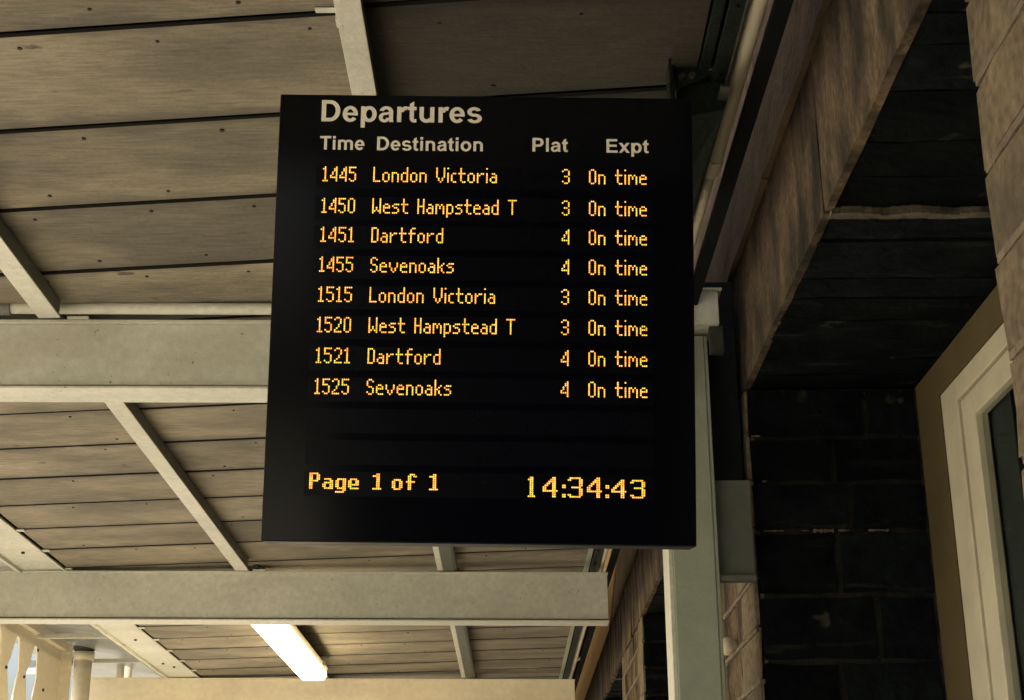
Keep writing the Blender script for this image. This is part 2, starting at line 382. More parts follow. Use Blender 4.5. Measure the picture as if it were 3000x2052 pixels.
for y, x in ((9.3, -3.27), (9.75, -3.24), (12.1, -3.30), (12.9, -3.25), (14.1, -3.28), (14.3, -3.22)):
    bm = bmesh.new(); cyl(bm, (x, y, roof_z(x, y)-0.012), (x, y, roof_z(x, y)-0.024), 0.013, 6); build('bolt', bm, M_RUST, ch)
for k in range(8, 26):
    y = gap_y(k, -3.1); bm = bmesh.new(); z = roof_z(-3.1, y)
    box(bm, -3.128, -3.060, y-0.028, y+0.012, z-0.014, z-0.0045)
    build('roof_clip', bm, M_PAINT, ch, 0.002)

# ------------------------------------------------------------------ cross beams
def beam(label, Y, zt, zb, xl, xr, tilt=-0.0108, paint=M_PAINT):
    b = empty('steel_beam', (-1.2, Y, zb)); tag(b, label, 'beam', 'cream steel beams crossing under the canopy roof')
    def bx(name, x0, x1, y0, y1, z0, z1, m=paint, bev=0.003):
        bm = bmesh.new()
        hexa(bm, [(x0, y0, z0+tilt*x0), (x1, y0, z0+tilt*x1), (x1, y1, z0+tilt*x1), (x0, y1, z0+tilt*x0),
                  (x0, y0, z1+tilt*x0), (x1, y0, z1+tilt*x1), (x1, y1, z1+tilt*x1), (x0, y1, z1+tilt*x0)])
        return build(name, bm, m, b, bev)
    bx('top_flange', xl, xr, Y, Y+0.18, zt-0.014, zt)
    bx('web', xl+0.004, xr-0.004, Y+0.020, Y+0.160, zb+0.022, zt-0.014)
    bx('seam', xl+0.01, xr-0.01, Y+0.05, Y+0.13, zb+0.011, zb+0.022, M_NAIL, 0)
    bx('bottom_flange', xl, xr, Y-0.004, Y+0.184, zb, zb+0.011)
    return b
beam('cream steel beam left of the departures board with a pipe along its top', 5.70, 3.757, 3.462, -4.3, 0.66)
B3 = beam('long cream steel beam directly below the departures board', 10.26, 3.634, 3.294, -4.4, 0.63)
beam('cream steel beam at the bottom edge lit by the lamp, with lamp glow also in its paint', 14.9, 3.500, 3.150, -4.19, 0.565, paint=M_CREAM)
beam('cream steel beam overhead, behind and above the camera', 1.1, 3.90, 3.56, -4.3, 0.66)
beam('farthest cream steel beam beyond the lamp', 19.5, 3.37, 3.03, -4.19, 0.55)
# cleats and bolts where the purlin crosses
for (Y, zt) in ((5.70, 3.757), (10.26, 3.634)):
    c = empty('purlin_cleat', (-1.78, Y, zt)); tag(c, 'small bolted cleat fixing the left purlin to the %s' % ('beam beside the departures board' if Y < 6 else 'beam below the departures board'), 'bracket', 'cleats joining purlin and beam')
    z = zt+0.019
    bm = bmesh.new(); box(bm, -1.812, -1.725, Y-0.008, Y+0.06, z+0.001, z+0.012); build('plate', bm, M_PAINT, c, 0.002)
    bm = bmesh.new()
    hexa(bm, [(-1.811, Y-0.002, z+0.012), (-1.765, Y-0.002, z+0.012), (-1.765, Y+0.012, z+0.012), (-1.811, Y+0.012, z+0.012),
              (-1.811, Y-0.002, z+0.075), (-1.800, Y-0.002, z+0.075), (-1.800, Y+0.012, z+0.075), (-1.811, Y+0.012, z+0.075)])
    build('gusset', bm, M_RUST, c)
    bm = bmesh.new(); cyl(bm, (-1.742, Y+0.01, z+0.012), (-1.742, Y+0.01, z+0.024), 0.010, 6); build('bolt', bm, M_RUST, c)
    bm = bmesh.new(); cyl(bm, (-1.785, Y-0.002, z+0.05), (-1.785, Y-0.014, z+0.05), 0.009, 6)
    build('bolt', bm, M_RUST, c)

# pipe on the second beam
pp = empty('water_pipe', (-2, 5.69, 3.8)); tag(pp, 'painted pipe lying along the top of the beam left of the board', 'pipe')
bm = bmesh.new(); cyl(bm, (-2.035, 5.672, 3.8168), (0.5, 5.672, 3.791-0.006), 0.024, 20); build('tube', bm, M_PAINT, pp, smooth=False)
for p in pp.children:
    for f in p.data.polygons:
        if len(f.vertices) == 4: f.use_smooth = True
bm = bmesh.new(); cyl(bm, (-2.085, 5.672, 3.8174), (-2.035, 5.672, 3.8168), 0.030, 20); build('coupling', bm, M_PURL, pp)
bm = bmesh.new(); cyl(bm, (-3.4, 5.672, 3.832), (-2.085, 5.672, 3.8174), 0.022, 16); build('tube', bm, M_PAINT, pp)

# ------------------------------------------------------------------ lamp
lamp = empty('strip_light', (-1.86, 12.6, 3.5)); tag(lamp, 'glowing fluorescent strip light fixed under the left purlin', 'lamp')
def pr(ya, yb, xa, xb, zo0, zo1, name, m, bev):
    bm = bmesh.new()
    def z(y): return 3.40 + 0.028*(12.6-y)*0.6
    hexa(bm, [(xa+0.02, ya, z(ya)+zo0), (xb-0.02, ya, z(ya)+zo0), (xb-0.02, yb, z(yb)+zo0), (xa+0.02, yb, z(yb)+zo0),
              (xa, ya, z(ya)+zo1), (xb, ya, z(ya)+zo1), (xb, yb, z(yb)+zo1), (xa, yb, z(yb)+zo1)])
    return build(name, bm, m, lamp, bev)
pr(10.75, 13.95, -1.985, -1.735, 0.0, 0.075, 'diffuser', M_LAMP, 0.02)
pr(10.72, 13.98, -1.990, -1.728, 0.076, 0.115, 'housing', M_WHITE, 0.004)
bm = bmesh.new(); box(bm, -1.73, -1.70, 13.55, 13.60, 3.46, 3.50); build('clip', bm, M_RUST, lamp)
bm = bmesh.new(); box(bm, -1.73, -1.70, 11.3, 11.35, 3.50, 3.54); build('clip', bm, M_RUST, lamp)
for y in (11.2, 13.4):
    bm = bmesh.new(); box(bm, -1.88, -1.84, y, y+0.05, 3.505, roof_z(-1.86, y+0.05)-0.081); build('hanger', bm, M_PAINT, lamp)

# ------------------------------------------------------------------ roof edge: dark channel, conduit and bracket
dc = empty('dark_channel', (0.58, 5, 3.9)); tag(dc, 'dark green riveted steel channel along the roof edge above the board', 'channel beam')
def dcs(name, xa, xb, za, zb, m, bev=0.002):
    o = roof_strip(name, xa, xb, za, zb, m, dc); return o
dcs('flange', 0.598, 0.646, -0.026, -0.018, M_DKSTEEL)
dcs('web', 0.640, 0.648, -0.018, 0.12, M_DKSTEEL)
roof_strip('edge_lip', 0.642, 0.649, -0.036, -0.0265, M_RUST, dc)
roof_strip('shadow_strip', 0.722, 0.772, -0.030, -0.010, M_DECK, dc, drift=0.0125)  # added black strip that stands in for the shadow beside the conduit
bm = bmesh.new()
for i in range(24):
    y = 1.0+0.42*i
    for s in (0, 1): cyl(bm, (0.618-0.0115*(y-3.6), y+0.07*s, roof_z(0.6, y)-0.026), (0.618-0.0115*(y-3.6), y+0.07*s, roof_z(0.6, y)-0.036), 0.008, 8)
tag(build('rivets', bm, M_DKSTEEL, dc), kind='stuff')
cd = empty('conduit', (0.70, 5, 3.88)); tag(cd, 'pale round conduit running along the roof edge beside the stone wall', 'pipe')
def cpt(y, dx=0, dz=0): return (0.683-0.0125*(y-3.6)+dx, y, 3.905-0.029*(y-3.6)+dz)
bm = bmesh.new(); cyl(bm, cpt(-2.4), cpt(4.55), 0.028, 20); o = build('tube', bm, M_WHITE, cd)
for f in o.data.polygons: f.use_smooth = len(f.vertices) == 4
bm = bmesh.new(); cyl(bm, cpt(4.55), cpt(30), 0.019, 18); o = build('tube', bm, M_WHITE, cd)
for f in o.data.polygons: f.use_smooth = len(f.vertices) == 4
bm = bmesh.new(); cyl(bm, cpt(4.50), cpt(4.60), 0.031, 18); build('coupling', bm, M_WHITE, cd)
for y in (8.2, 12.0, 14.2):
    bm = bmesh.new(); cyl(bm, cpt(y), cpt(y+0.05), 0.027, 16); box(bm, cpt(y)[0], cpt(y)[0]+0.06, y, y+0.05, cpt(y)[2]-0.012, cpt(y)[2]+0.012); build('saddle', bm, M_WHITE, cd)
# bracket above the board
bk = empty('hanging_bracket', (0.55, 3.95, 3.88)); tag(bk, 'dark green bolted bracket above the top right corner of the departures board', 'bracket')
bm = bmesh.new()
poly = [(0.483, 3.905), (0.612, 3.968), (0.628, 3.885), (0.487, 3.822)]
va = [bm.verts.new((x, 3.945, z)) for x, z in poly]; vb = [bm.verts.new((x, 3.957, z)) for x, z in poly]
bm.faces.new(va); bm.faces.new(vb[::-1])
for i in range(4): bm.faces.new((va[i], va[(i+1) % 4], vb[(i+1) % 4], vb[i]))
build('plate', bm, M_DKSTEEL, bk, 0.002)
for x, z in ((0.505, 3.862), (0.535, 3.866), (0.566, 3.896), (0.592, 3.892)):
    bm = bmesh.new(); cyl(bm, (x, 3.945, z), (x, 3.935, z), 0.0115, 8, 0.009); build('bolt', bm, M_RUST, bk)
bm = bmesh.new(); box(bm, 0.462, 0.480, 3.93, 3.99, 3.78, 3.965); box(bm, 0.480, 0.55, 3.965, 3.99, 3.86, 3.965); build('upright', bm, M_DKSTEEL, bk, 0.002)
bm = bmesh.new()
hexa(bm, [(0.612, 3.90, 3.805), (0.640, 3.90, 3.800), (0.622, 4.72, 3.765), (0.598, 4.72, 3.770), (0.612, 3.90, 3.812), (0.640, 3.90, 3.807), (0.622, 4.72, 3.772), (0.598, 4.72, 3.777)])
build('angle_flange', bm, M_RUST, bk)
bm = bmesh.new()
hexa(bm, [(0.49, 3.975, 3.74), (0.630, 3.975, 3.77), (0.596, 4.72, 3.72), (0.50, 4.72, 3.72), (0.49, 3.975, 3.85), (0.630, 3.975, 3.87), (0.596, 4.72, 3.80), (0.50, 4.72, 3.80)])
build('arm', bm, M_DKSTEEL, bk, 0.003)

# ------------------------------------------------------------------ departures board
SW, SH = 1.0, 1.0807
st, sy, sr = 0.152376, -0.001402, -0.020372
r = Vector((math.cos(sy), math.sin(sy), 0)); n_ = Vector((-math.sin(sy), math.cos(sy), 0))
u = Vector((0, 0, 1))*math.cos(st) - n_*math.sin(st)
r2 = r*math.cos(sr)+u*math.sin(sr); u2 = -r*math.sin(sr)+u*math.cos(sr); n2 = u2.cross(r2)
SM = Matrix((r2, n2, u2)).transposed().to_4x4(); SM.translation = Vector((-0.07496, 3.31324, 2.8723))
sign = bpy.data.objects.new('departures_board', None); col.objects.link(sign); sign.matrix_world = SM; sign.matrix_basis = SM
tag(sign, 'black hanging departures board with amber train times', 'departure board')
def sbox(name, x0, x1, y0, y1, z0, z1, m, bev=0.0):
    bm = bmesh.new(); box(bm, x0, x1, y0, y1, z0, z1, SM); return build(name, bm, m, sign, bev)
sbox('housing', -SW/2, SW/2, 0.004, 0.13, -SH/2, SH/2, M_BLACK, 0.003)
sbox('front_glass', -SW/2+0.003, SW/2-0.003, 0.0, 0.0038, -SH/2+0.003, SH/2-0.003, M_FACE)
rows = [0.319, 0.2406, 0.1689, 0.0957, 0.0227, -0.0506, -0.1244, -0.1980, -0.272, -0.346, -0.4192]
for i, b in enumerate(rows):
    lo, hi = b-0.016, b+0.041
    sbox('led_module', -0.405, 0.402, -0.0006, 0.0, lo, hi, M_STRIP)
for x in (0.15, 0.22):
    bm = bmesh.new(); cyl(bm, SM @ Vector((x, 0.05, SH/2)), SM @ Vector((x, 0.05, SH/2+0.010)), 0.012, 8); build('bolt', bm, M_BLACK, sign)
bm = bmesh.new(); cyl(bm, SM @ Vector((0.47, 0.20, SH/2-0.14)), (0.471, 3.955, 3.965), 0.006, 8); build('hanger_rod', bm, M_RUST, sign)
bm = bmesh.new(); box(bm, -0.35, 0.49, 0.131, 0.20, SH/2-0.20, SH/2-0.12, SM); build('rear_frame', bm, M_DKSTEEL, sign)

# bold grotesque letters, built from strokes (1000 units to the em, cap height 716)
def Rr(x0, y0, x1, y1): return [[(x0, y0), (x1, y0), (x1, y1), (x0, y1)]]
def Pg(p): return [p]
def Ar(cx, cy, rx, ry, tx, ty, a0, a1):
    n = max(4, int(abs(a1-a0)/12)); out = []
    for i in range(n):
        s, e = R(a0+(a1-a0)*i/n), R(a0+(a1-a0)*(i+1)/n)
        out.append([(cx+rx*math.cos(s), cy+ry*math.sin(s)), (cx+rx*math.cos(e), cy+ry*math.sin(e)),
                    (cx+(rx-tx)*math.cos(e), cy+(ry-ty)*math.sin(e)), (cx+(rx-tx)*math.cos(s), cy+(ry-ty)*math.sin(s))])
    return [out]
def G(*a):
    out = []
    for s in a:
        for e in s: out.append(e if isinstance(e[0], list) else [e])
    return out
GL = {
 'D': (722, G(Rr(73, 0, 218, 716), Rr(218, 595, 340, 716), Rr(218, 0, 340, 121), Ar(340, 358, 335, 358, 150, 121, -90, 90))),
 'e': (556, G(Ar(278, 259, 245, 270, 140, 112, 2, 322), Rr(130, 212, 522, 300))),
 'p': (611, G(Rr(66, -199, 203, 519), Ar(332, 259, 243, 271, 143, 115, 0, 360))),
 'a': (556, G(Rr(358, 60, 492, 352), Pg([(358, 60), (375, 0), (515, 0), (492, 80), (492, 60)]), Ar(272, 345, 220, 185, 134, 105, -5, 168),
              Ar(218, 153, 184, 165, 130, 88, 75, 352), Pg([(240, 318), (240, 228), (365, 262), (365, 345)]))),
 'r': (389, G(Rr(66, 0, 203, 519), Ar(345, 335, 205, 196, 140, 122, 85, 178), Pg([(340, 531), (408, 513), (366, 393), (340, 409)]))),
 't': (333, G(Pg([(80, 619), (218, 702), (218, 130), (80, 130)]), Rr(10, 409, 300, 519), Ar(232, 140, 152, 151, 138, 112, 180, 275), Pg([(240, -11), (308, 2), (296, 108), (240, 101)]))),
 'u': (611, G(Rr(65, 190, 203, 519), Ar(292, 195, 227, 207, 138, 118, 178, 335), Rr(405, 0, 543, 519))),
 's': (556, G(Ar(272, 370, 222, 161, 140, 98, 18, 272), Ar(285, 150, 238, 161, 140, 98, -165, 92))),
 'T': (611, G(Rr(20, 595, 592, 716), Rr(233, 0, 378, 595))),
 'i': (278, G(Rr(70, 0, 207, 519), Rr(70, 589, 207, 716))),
 'm': (889, G(Rr(62, 0, 199, 519), Rr(375, 0, 512, 345), Rr(688, 0, 825, 345), Ar(287, 340, 225, 191, 137, 116, 0, 150), Ar(600, 340, 225, 191, 137, 116, 0, 150))),
 'n': (611, G(Rr(66, 0, 203, 519), Rr(405, 0, 542, 335), Ar(304, 330, 238, 201, 137, 116, 0, 152))),
 'o': (611, G(Ar(305, 259, 265, 271, 143, 115, 0, 360))),
 'P': (667, G(Rr(73, 0, 218, 716), Rr(218, 597, 380, 716), Rr(218, 252, 380, 373), Ar(380, 484, 240, 232, 148, 120, -90, 90))),
 'l': (278, G(Rr(70, 0, 207, 716))),
 'E': (667, G(Rr(73, 0, 218, 716), Rr(218, 595, 604, 716), Rr(218, 308, 578, 428), Rr(218, 0, 618, 121))),
 'x': (556, G(Pg([(8, 0), (168, 0), (540, 519), (380, 519)]), Pg([(388, 0), (550, 0), (170, 519), (10, 519)]))),
}
def word(text, uL, uR, base, cap):
    x = 0; letters = []
    for chx in text:
        adv, strokes = GL[chx]
        letters.append([[[(px+x, py) for px, py in q] for q in st_] for st_ in strokes]); x += adv
    xs = [px for L_ in letters for st_ in L_ for q in st_ for px, _ in q]
    a, b = min(xs), max(xs); kx = (uR-uL)/(b-a); ky = cap/716
    for L_ in letters:
        bm = bmesh.new()
        for i, st_ in enumerate(L_):
            y = -0.0010 - 0.00006*i; cache = {}
            for q in st_:
                vs = []
                for px, py in q:
                    key = (round(px, 2), round(py, 2))
                    if key not in cache: cache[key] = bm.verts.new(SM @ Vector((uL+(px-a)*kx, y, base+py*ky)))
                    if cache[key] not in vs: vs.append(cache[key])
                if len(vs) > 2: bm.faces.new(vs)
        build('printed_letter', bm, M_LETTER, sign)
word('Departures', -0.3974, -0.0092, 0.4700, 0.0540)
word('Time', -0.3985, -0.2912, 0.3988, 0.0343)
word('Destination', -0.2608, -0.0056, 0.3985, 0.0343)
word('Plat', 0.1138, 0.1991, 0.3995, 0.0343)
word('Expt', 0.2918, 0.3937, 0.3987, 0.0343)

# dot matrix characters, nine rows (plus two for descenders)
DM = {
 '0': ".##. #..# #..# #..# #..# #..# #..# #..# .##.", '1': ".#. ##. .#. .#. .#. .#. .#. .#. ###",
 '2': ".##. #..# ...# ...# ..#. ..#. .#.. #... ####", '3': ".##. #..# ...# ...# .##. ...# ...# #..# .##.",
 '4': "...# ..## ..## .#.# .#.# #..# #### ...# ...#", '5': "#### #... #... ###. ...# ...# ...# #..# .##.",
 'L': "#... #... #... #... #... #... #... #... ####", 'o': ".... .... .... .##. #..# #..# #..# #..# .##.",
 'n': ".... .... .... ###. #..# #..# #..# #..# #..#", 'd': "...# ...# ...# .### #..# #..# #..# #..# .###",
 'V': "#...# #...# #...# #...# #...# #...# .#.#. .#.#. ..#..", 'i': "# . . # # # # # #",
 'c': "... ... ... .## #.. #.. #.. #.. .##", 't': ".#.. .#.. .#.. #### .#.. .#.. .#.. .#.. ..##",
 'r': ".... .... .... #.## ##.. #... #... #... #...", 'a': ".... .... .... .##. ...# .### #..# #..# .###",
 'W': "#...# #...# #...# #...# #...# #.#.# #.#.# ##.## #...#", 'e': ".... .... .... .##. #..# #### #... #... .###",
 's': ".... .... .... .### #... .##. ...# ...# ###.", 'H': "#..# #..# #..# #..# #### #..# #..# #..# #..#",
 'm': "..... ..... ..... ##.#. #.#.# #.#.# #...# #...# #...#", 'p': ".... .... .... ###. #..# #..# #..# #..# ###. #... #...",
 'T': "##### ..#.. ..#.. ..#.. ..#.. ..#.. ..#.. ..#.. ..#..", 'D': "###. #..# #..# #..# #..# #..# #..# #..# ###.",
 'f': "..## .#.. .#.. #### .#.. .#.. .#.. .#.. .#..", 'S': ".##. #..# #... #... .##. ...# ...# #..# .##.",
 'v': "..... ..... ..... #...# #...# #...# .#.#. .#.#. ..#..", 'k': "#... #... #... #..# #.#. ##.. #.#. #.#. #..#",
 'O': ".##. #..# #..# #..# #..# #..# #..# #..# .##.",
}
BIG = {   # page line, double-width stems
 'P': "#####. ##..## ##..## ##..## #####. ##.... ##.... ##.... ##....",
 'a': "...... ...... ...... .####. ....## .##### ##..## ##..## .#####",
 'g': "...... ...... ...... .##### ##..## ##..## ##..## ##..## .##### ....## #####.",
 'e': "...... ...... ...... .####. ##..## ##..## ###### ##.... .#####",
 '1': "..##. ####. ..##. ..##. ..##. ..##. ..##. ..##. #####", 'o': "...... ...... ...... .####. ##..## ##..## ##..## ##..## .####.",
 'f': "..###. .##.## .##... .##... #####. .##... .##... .##... .##...",
}
CLK = {
 '1': ".##. ###. .##. .##. .##. .##. .##. .##. .##. .##. ####",
 '4': ".....##. ....###. ...####. ..##.##. .##..##. ##...##. ##...##. ######## .....##. .....##. .....##.",
 '3': ".######. ##....## ......## ......## ......## ..#####. ......## ......## ......## ##....## .######.",
 's4': ".....##. ....###. ...####. ..##.##. .##..##. ##...##. ######## .....##. .....##. .....##.",
 's3': ".######. ##....## ......## ......## ..#####. ......## ......## ......## ##....## .######.",
 ':': ".. .. .. ## ## .. .. .. ## ##",
}
def dot(bm, x, z, r):
    c = bm.verts.new(SM @ Vector((x, -0.0030, z)))
    ring = [bm.verts.new(SM @ Vector((x+r*math.cos(t), -0.0008, z+r*math.sin(t)))) for t in [math.pi/3*i for i in range(6)]]
    for i in range(6): bm.faces.new((c, ring[i], ring[(i+1) % 6]))
def glyph(bm, pat, x, base, px, pz, nrow, r):
    rws = pat.split()
    for j, rw in enumerate(rws):
        for i, chx in enumerate(rw):
            if chx == '#': dot(bm, x+(i+0.5)*px, base+(nrow-1-j+0.5)*pz, r)
    return len(rws[0])
PX, PZ = 0.00428, 0.0042
def led(text, u0, base, right=None, sp=4):
    wd = 0
    for chx in text: wd += sp if chx == ' ' else len(DM[chx].split()[0])+1
    wd -= 1
    px = (right-u0)/wd if right else PX
    bm = bmesh.new(); x = u0
    for chx in text:
        if chx == ' ': x += sp*px; continue
        n = glyph(bm, DM[chx], x, base, px, PZ, 9, 0.0020); x += (n+1)*px
    o = build('led_text', bm, M_LED, sign); o['label'] = 'amber dot matrix text reading %s' % text; o['kind'] = 'stuff'
deps = [('1445', 'London Victoria', '3', 0.0298), ('1450', 'West Hampstead T', '3', 0.0780), ('1451', 'Dartford', '4', -0.0960), ('1455', 'Sevenoaks', '4', -0.0695),
        ('1515', 'London Victoria', '3', 0.0298), ('1520', 'West Hampstead T', '3', 0.0780), ('1521', 'Dartford', '4', -0.0960), ('1525', 'Sevenoaks', '4', -0.0695)]
for (t, d, p, rt), b in zip(deps, rows):
    led(t, -0.3895, b, -0.3085); led(d, -0.2680, b, rt); led(p, 0.1850, b, 0.2045); led('On time', 0.2498, b, 0.3885)
bm = bmesh.new(); px = 0.00418
for chx, x in (('P', -0.3935), ('a', -0.3630), ('g', -0.3330), ('e', -0.3035)): glyph(bm, BIG[chx], x, -0.4190, px, 0.0042, 9, 0.0020)
for chx, x in (('1', -0.2470), ('o', -0.2025), ('f', -0.1700), ('1', -0.1165)): glyph(bm, BIG[chx], x, -0.4192, px, 0.0042, 9, 0.0020)
o = build('led_text', bm, M_LED, sign); o['label'] = 'amber dot matrix text reading Page 1 of 1'; o['kind'] = 'stuff'
bm = bmesh.new(); px = 0.00437
def cu(c): return 0.1113 + (c-212)*(0.3848-0.1113)/(1830-212)
for chx, c, nr in (('1', 212, 11), ('4', 415, 11), (':', 680, 10), ('3', 755, 11), ('4', 1018, 11), (':', 1272, 10), ('s4', 1350, 10), ('s3', 1608, 10)):
    glyph(bm, CLK[chx], cu(c), -0.4320, px, 0.0043, nr, 0.0021)
o = build('led_text', bm, M_LED, sign); o['label'] = 'amber dot matrix clock reading 14:34:43'; o['kind'] = 'stuff'

# ------------------------------------------------------------------ stone wall on the right
WX, WI, ZH = 0.95, 1.656, 3.535
wall = empty('stone_wall', (0.95, 6, 0)); tag(wall, 'brown weathered stone building wall with deep dark openings on the right', 'building')
open1, open2, open3 = (2.73, 5.92), (8.22, 11.40), (13.70, 16.90)
def stone(x0, x1, y0, y1, z0, z1, m, j=0.006, name='stone_block', ch=0.008, n=3):
    bm = bmesh.new(); rough_block(bm, x0, x1, y0, y1, z0, z1, j, ch, n)
    o = build(name, bm, m, wall)
    return o
def flat(name, ext, m):
    return part_box(name, ext, m, wall)
# mortar core behind the faces
def core(y0, y1, z0, z1, m=M_MORTAR, x0=WX+0.016, x1=2.6): flat('mortar_core', (x0, x1, y0, y1, z0, z1), m)
g = 0.006
# lintel course over all openings, with its vertical joints
lj = [-3.0, -1.2, 0.7, 2.45, 4.20, 6.15, 8.05, 9.8, 12.50, 15.3, 18.95, 22, 26]
for i in range(len(lj)-1):
    y0, y1 = lj[i]+g, lj[i+1]-g
    if abs(lj[i]-12.50) < 0.01 or abs(lj[i]-18.95) < 0.01: y0 += 0.05
    if abs(lj[i+1]-12.50) < 0.01 or abs(lj[i+1]-18.95) < 0.01: y1 -= 0.05
    stone(WX, WX+0.028, y0, y1, ZH, 4.075, M_STONE, 0.0015, n=12, ch=0.002)
uj = [-3, -0.8, 1.3, 3.35, 5.1, 7.4, 9.6, 11.9, 14.1, 16.6, 19, 22, 26]
for i in range(len(uj)-1):
    stone(WX-0.018, WX+0.20, uj[i]+0.004, uj[i+1]-0.004, 4.085, 5.2, M_RENDER, 0.004, n=10, ch=0.006)
core(-3, 26, ZH+0.016, 5.2, M_DECK, x0=WX+0.16)
# courses of the piers
CO = [3.529, 3.335, 3.135, 2.94, 2.745, 2.545, 2.34, 2.13, 1.90, 1.66, 1.40, 1.12, 0.84, 0.56, 0.28, 0.0]
def pier(y0, y1, quo=M_STONEL, body=M_STONE, cam_near=True, wide=0.5):
    for i in range(len(CO)-1):
        zt, zb = CO[i]-0.011, CO[i+1]+0.011
        q0 = wide if i % 2 else wide*0.82
        q1 = wide*0.8 if i % 2 else wide
        js = random.uniform(0.4, 0.6)
        e = random.uniform(-0.004, 0.004)
        stone(WX-0.006+e, WX+0.006, y0+random.uniform(-.003, .003), y0+q0-g, zb, zt, quo, 0.0025, 'quoin_stone', 0.002, n=4)
        stone(WX-0.006+e, WX+0.006, y1-q1+g, y1+random.uniform(-.003, .003), zb, zt, quo, 0.0025, 'quoin_stone', 0.002, n=4)
        a, b = y0+q0, y1-q1
        if b-a > 0.35:
            m_ = a+(b-a)*js
            stone(WX, WX+0.3, a+g, m_-g, zb, zt, body); stone(WX, WX+0.3, m_+g, b-g, zb, zt, body)
    core(y0+0.02, y1-0.02, 0, ZH-0.01)
pier(5.92, 8.22); pier(11.40, 13.70); pier(16.9, 19.2)
def ribbons(y0, y1):
    for z in CO[1:-1]:
        bm = bmesh.new(); y = y0
        while y < y1:
            e = min(y+random.uniform(0.05, 0.12), y1); q = random.uniform(-.002, .002)
            box(bm, WX-0.0065+q*0.5, WX+0.03, y, e, z-0.0085+q, z+0.0085+q); y = e
        build('mortar_line', bm, M_POINT, wall)
ribbons(5.94, 6.9); ribbons(11.42, 13.68); ribbons(0.6, 2.71)
# near pier, pale and close
for i in range(len(CO)-1):
    zt, zb = CO[i]-0.011, CO[i+1]+0.011
    js = 2.73 - (0.62 if i % 2 else 0.95)
    stone(WX-0.005, WX+0.35, js+0.004, 2.73+random.uniform(-.004, .004), zb, zt, M_STONEL, 0.0035, 'quoin_stone', 0.002, n=6)
    stone(WX, WX+0.35, js-1.1, js-0.004, zb, zt, M_STONEL, 0.003, ch=0.002, n=4)
core(-3, 2.71, 0, ZH-0.01)
# dark slots: down-pipe chases left open in the lintel joints are deep and black
# opening details
def opening(y0, y1, first=False):
    # soffit slabs spanning the depth of the wall
    ys = [y0-0.02]
    base = [0.36, 0.51, 0.73, 1.02, 1.24, 1.48, 1.70, 2.02, 2.20, 2.42, 2.62, 2.86, 3.05]
    ys += [y0+b for b in base] + [y1+0.02]
    for i in range(len(ys)-1):
        gg = 0.016 if i == 5 else 0.0025
        stone(WX+0.022, WI+0.03, ys[i]+0.0015, ys[i+1]-gg, ZH+random.uniform(0.0, 0.008), ZH+0.14, M_SHADE, 0.004, 'soffit_slab', 0.003, n=5)
    flat('soffit_mortar', (WX+0.41, WI+0.03, y0, y1, ZH+0.145, ZH+0.19), M_MORTARD)
    bm = bmesh.new()
    pts = 22; ym = ys[6]
    for i in range(pts):      # squeezed-out lime mortar in one joint
        xa = WX+0.02+(WI-WX-0.04)*i/pts; xb = WX+0.02+(WI-WX-0.04)*(i+1)/pts
        w_ = 0.016+0.020*abs(math.sin(i*0.45+1))*random.uniform(0.6, 1)
        box(bm, xa, xb+0.001, ym-w_, ym+0.012, ZH-0.012-random.uniform(0, 0.004), ZH+0.02)
    build('mortar_line', bm, M_MORTAR, wall)
    # far reveal in courses, facing the camera
    rc = [3.530, 3.320, 3.130, 2.930, 2.672, 2.414, 2.15, 1.88, 1.60, 1.3, 1.0, 0.7, 0.4, 0.1]
    jx = [1.44, 1.29, 1.345, 1.28, 1.42, 1.26, 1.38, 1.27, 1.4, 1.3, 1.4, 1.3, 1.4]
    for i in range(len(rc)-1):
        j = jx[i]
        stone(WX+0.005, j-0.005, y1, y1+0.12, rc[i+1]+0.004, rc[i]-0.004, M_SHADE, 0.005, n=3)
        stone(j+0.005, WI-0.004, y1, y1+0.12, rc[i+1]+0.004, rc[i]-0.004, M_SHADE, 0.005, n=3)
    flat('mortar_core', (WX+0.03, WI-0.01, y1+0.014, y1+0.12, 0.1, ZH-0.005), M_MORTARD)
    bm = bmesh.new()
    for zc, xa, xb, h in ((2.930, 0.99, 1.07, .0025), (2.930, 1.14, 1.17, .002), (2.930, 1.19, 1.27, .006), (2.930, 1.29, 1.33, .003), (2.930, 1.41, 1.49, .004), (3.325, 0.965, 1.0, .003), (3.135, 1.0, 1.015, .003)):
        x = xa
        while x < xb:
            d = random.uniform(0.004, 0.012); hh = h*random.uniform(0.1, 1.5)
            box(bm, x, min(x+d, xb), y1-0.012, y1+0.002, zc-hh, zc+hh*0.6); x += d
    if first: build('mortar_line', bm, M_STONEL, wall)
    else: bm.free()
    # near reveal
    stone(WX+0.36, WI, y0-0.14, y0-0.01, 0, ZH, M_SHADE, 0.004, n=4)
opening(*open1, True); opening(*open2); opening(*open3)
# ochre painted lower strip on the far lintels
bm = bmesh.new(); hexa(bm, [(WX-0.022, 15.2, 4.02), (WX-0.0195, 15.2, 4.02), (WX-0.0195, 25.5, 4.02), (WX-0.022, 25.5, 4.02),
                            (WX-0.022, 12.2, 4.9), (WX-0.0195, 12.2, 4.9), (WX-0.0195, 25.5, 4.9), (WX-0.022, 25.5, 4.9)])
build('painted_patch', bm, M_OCHREL, wall)
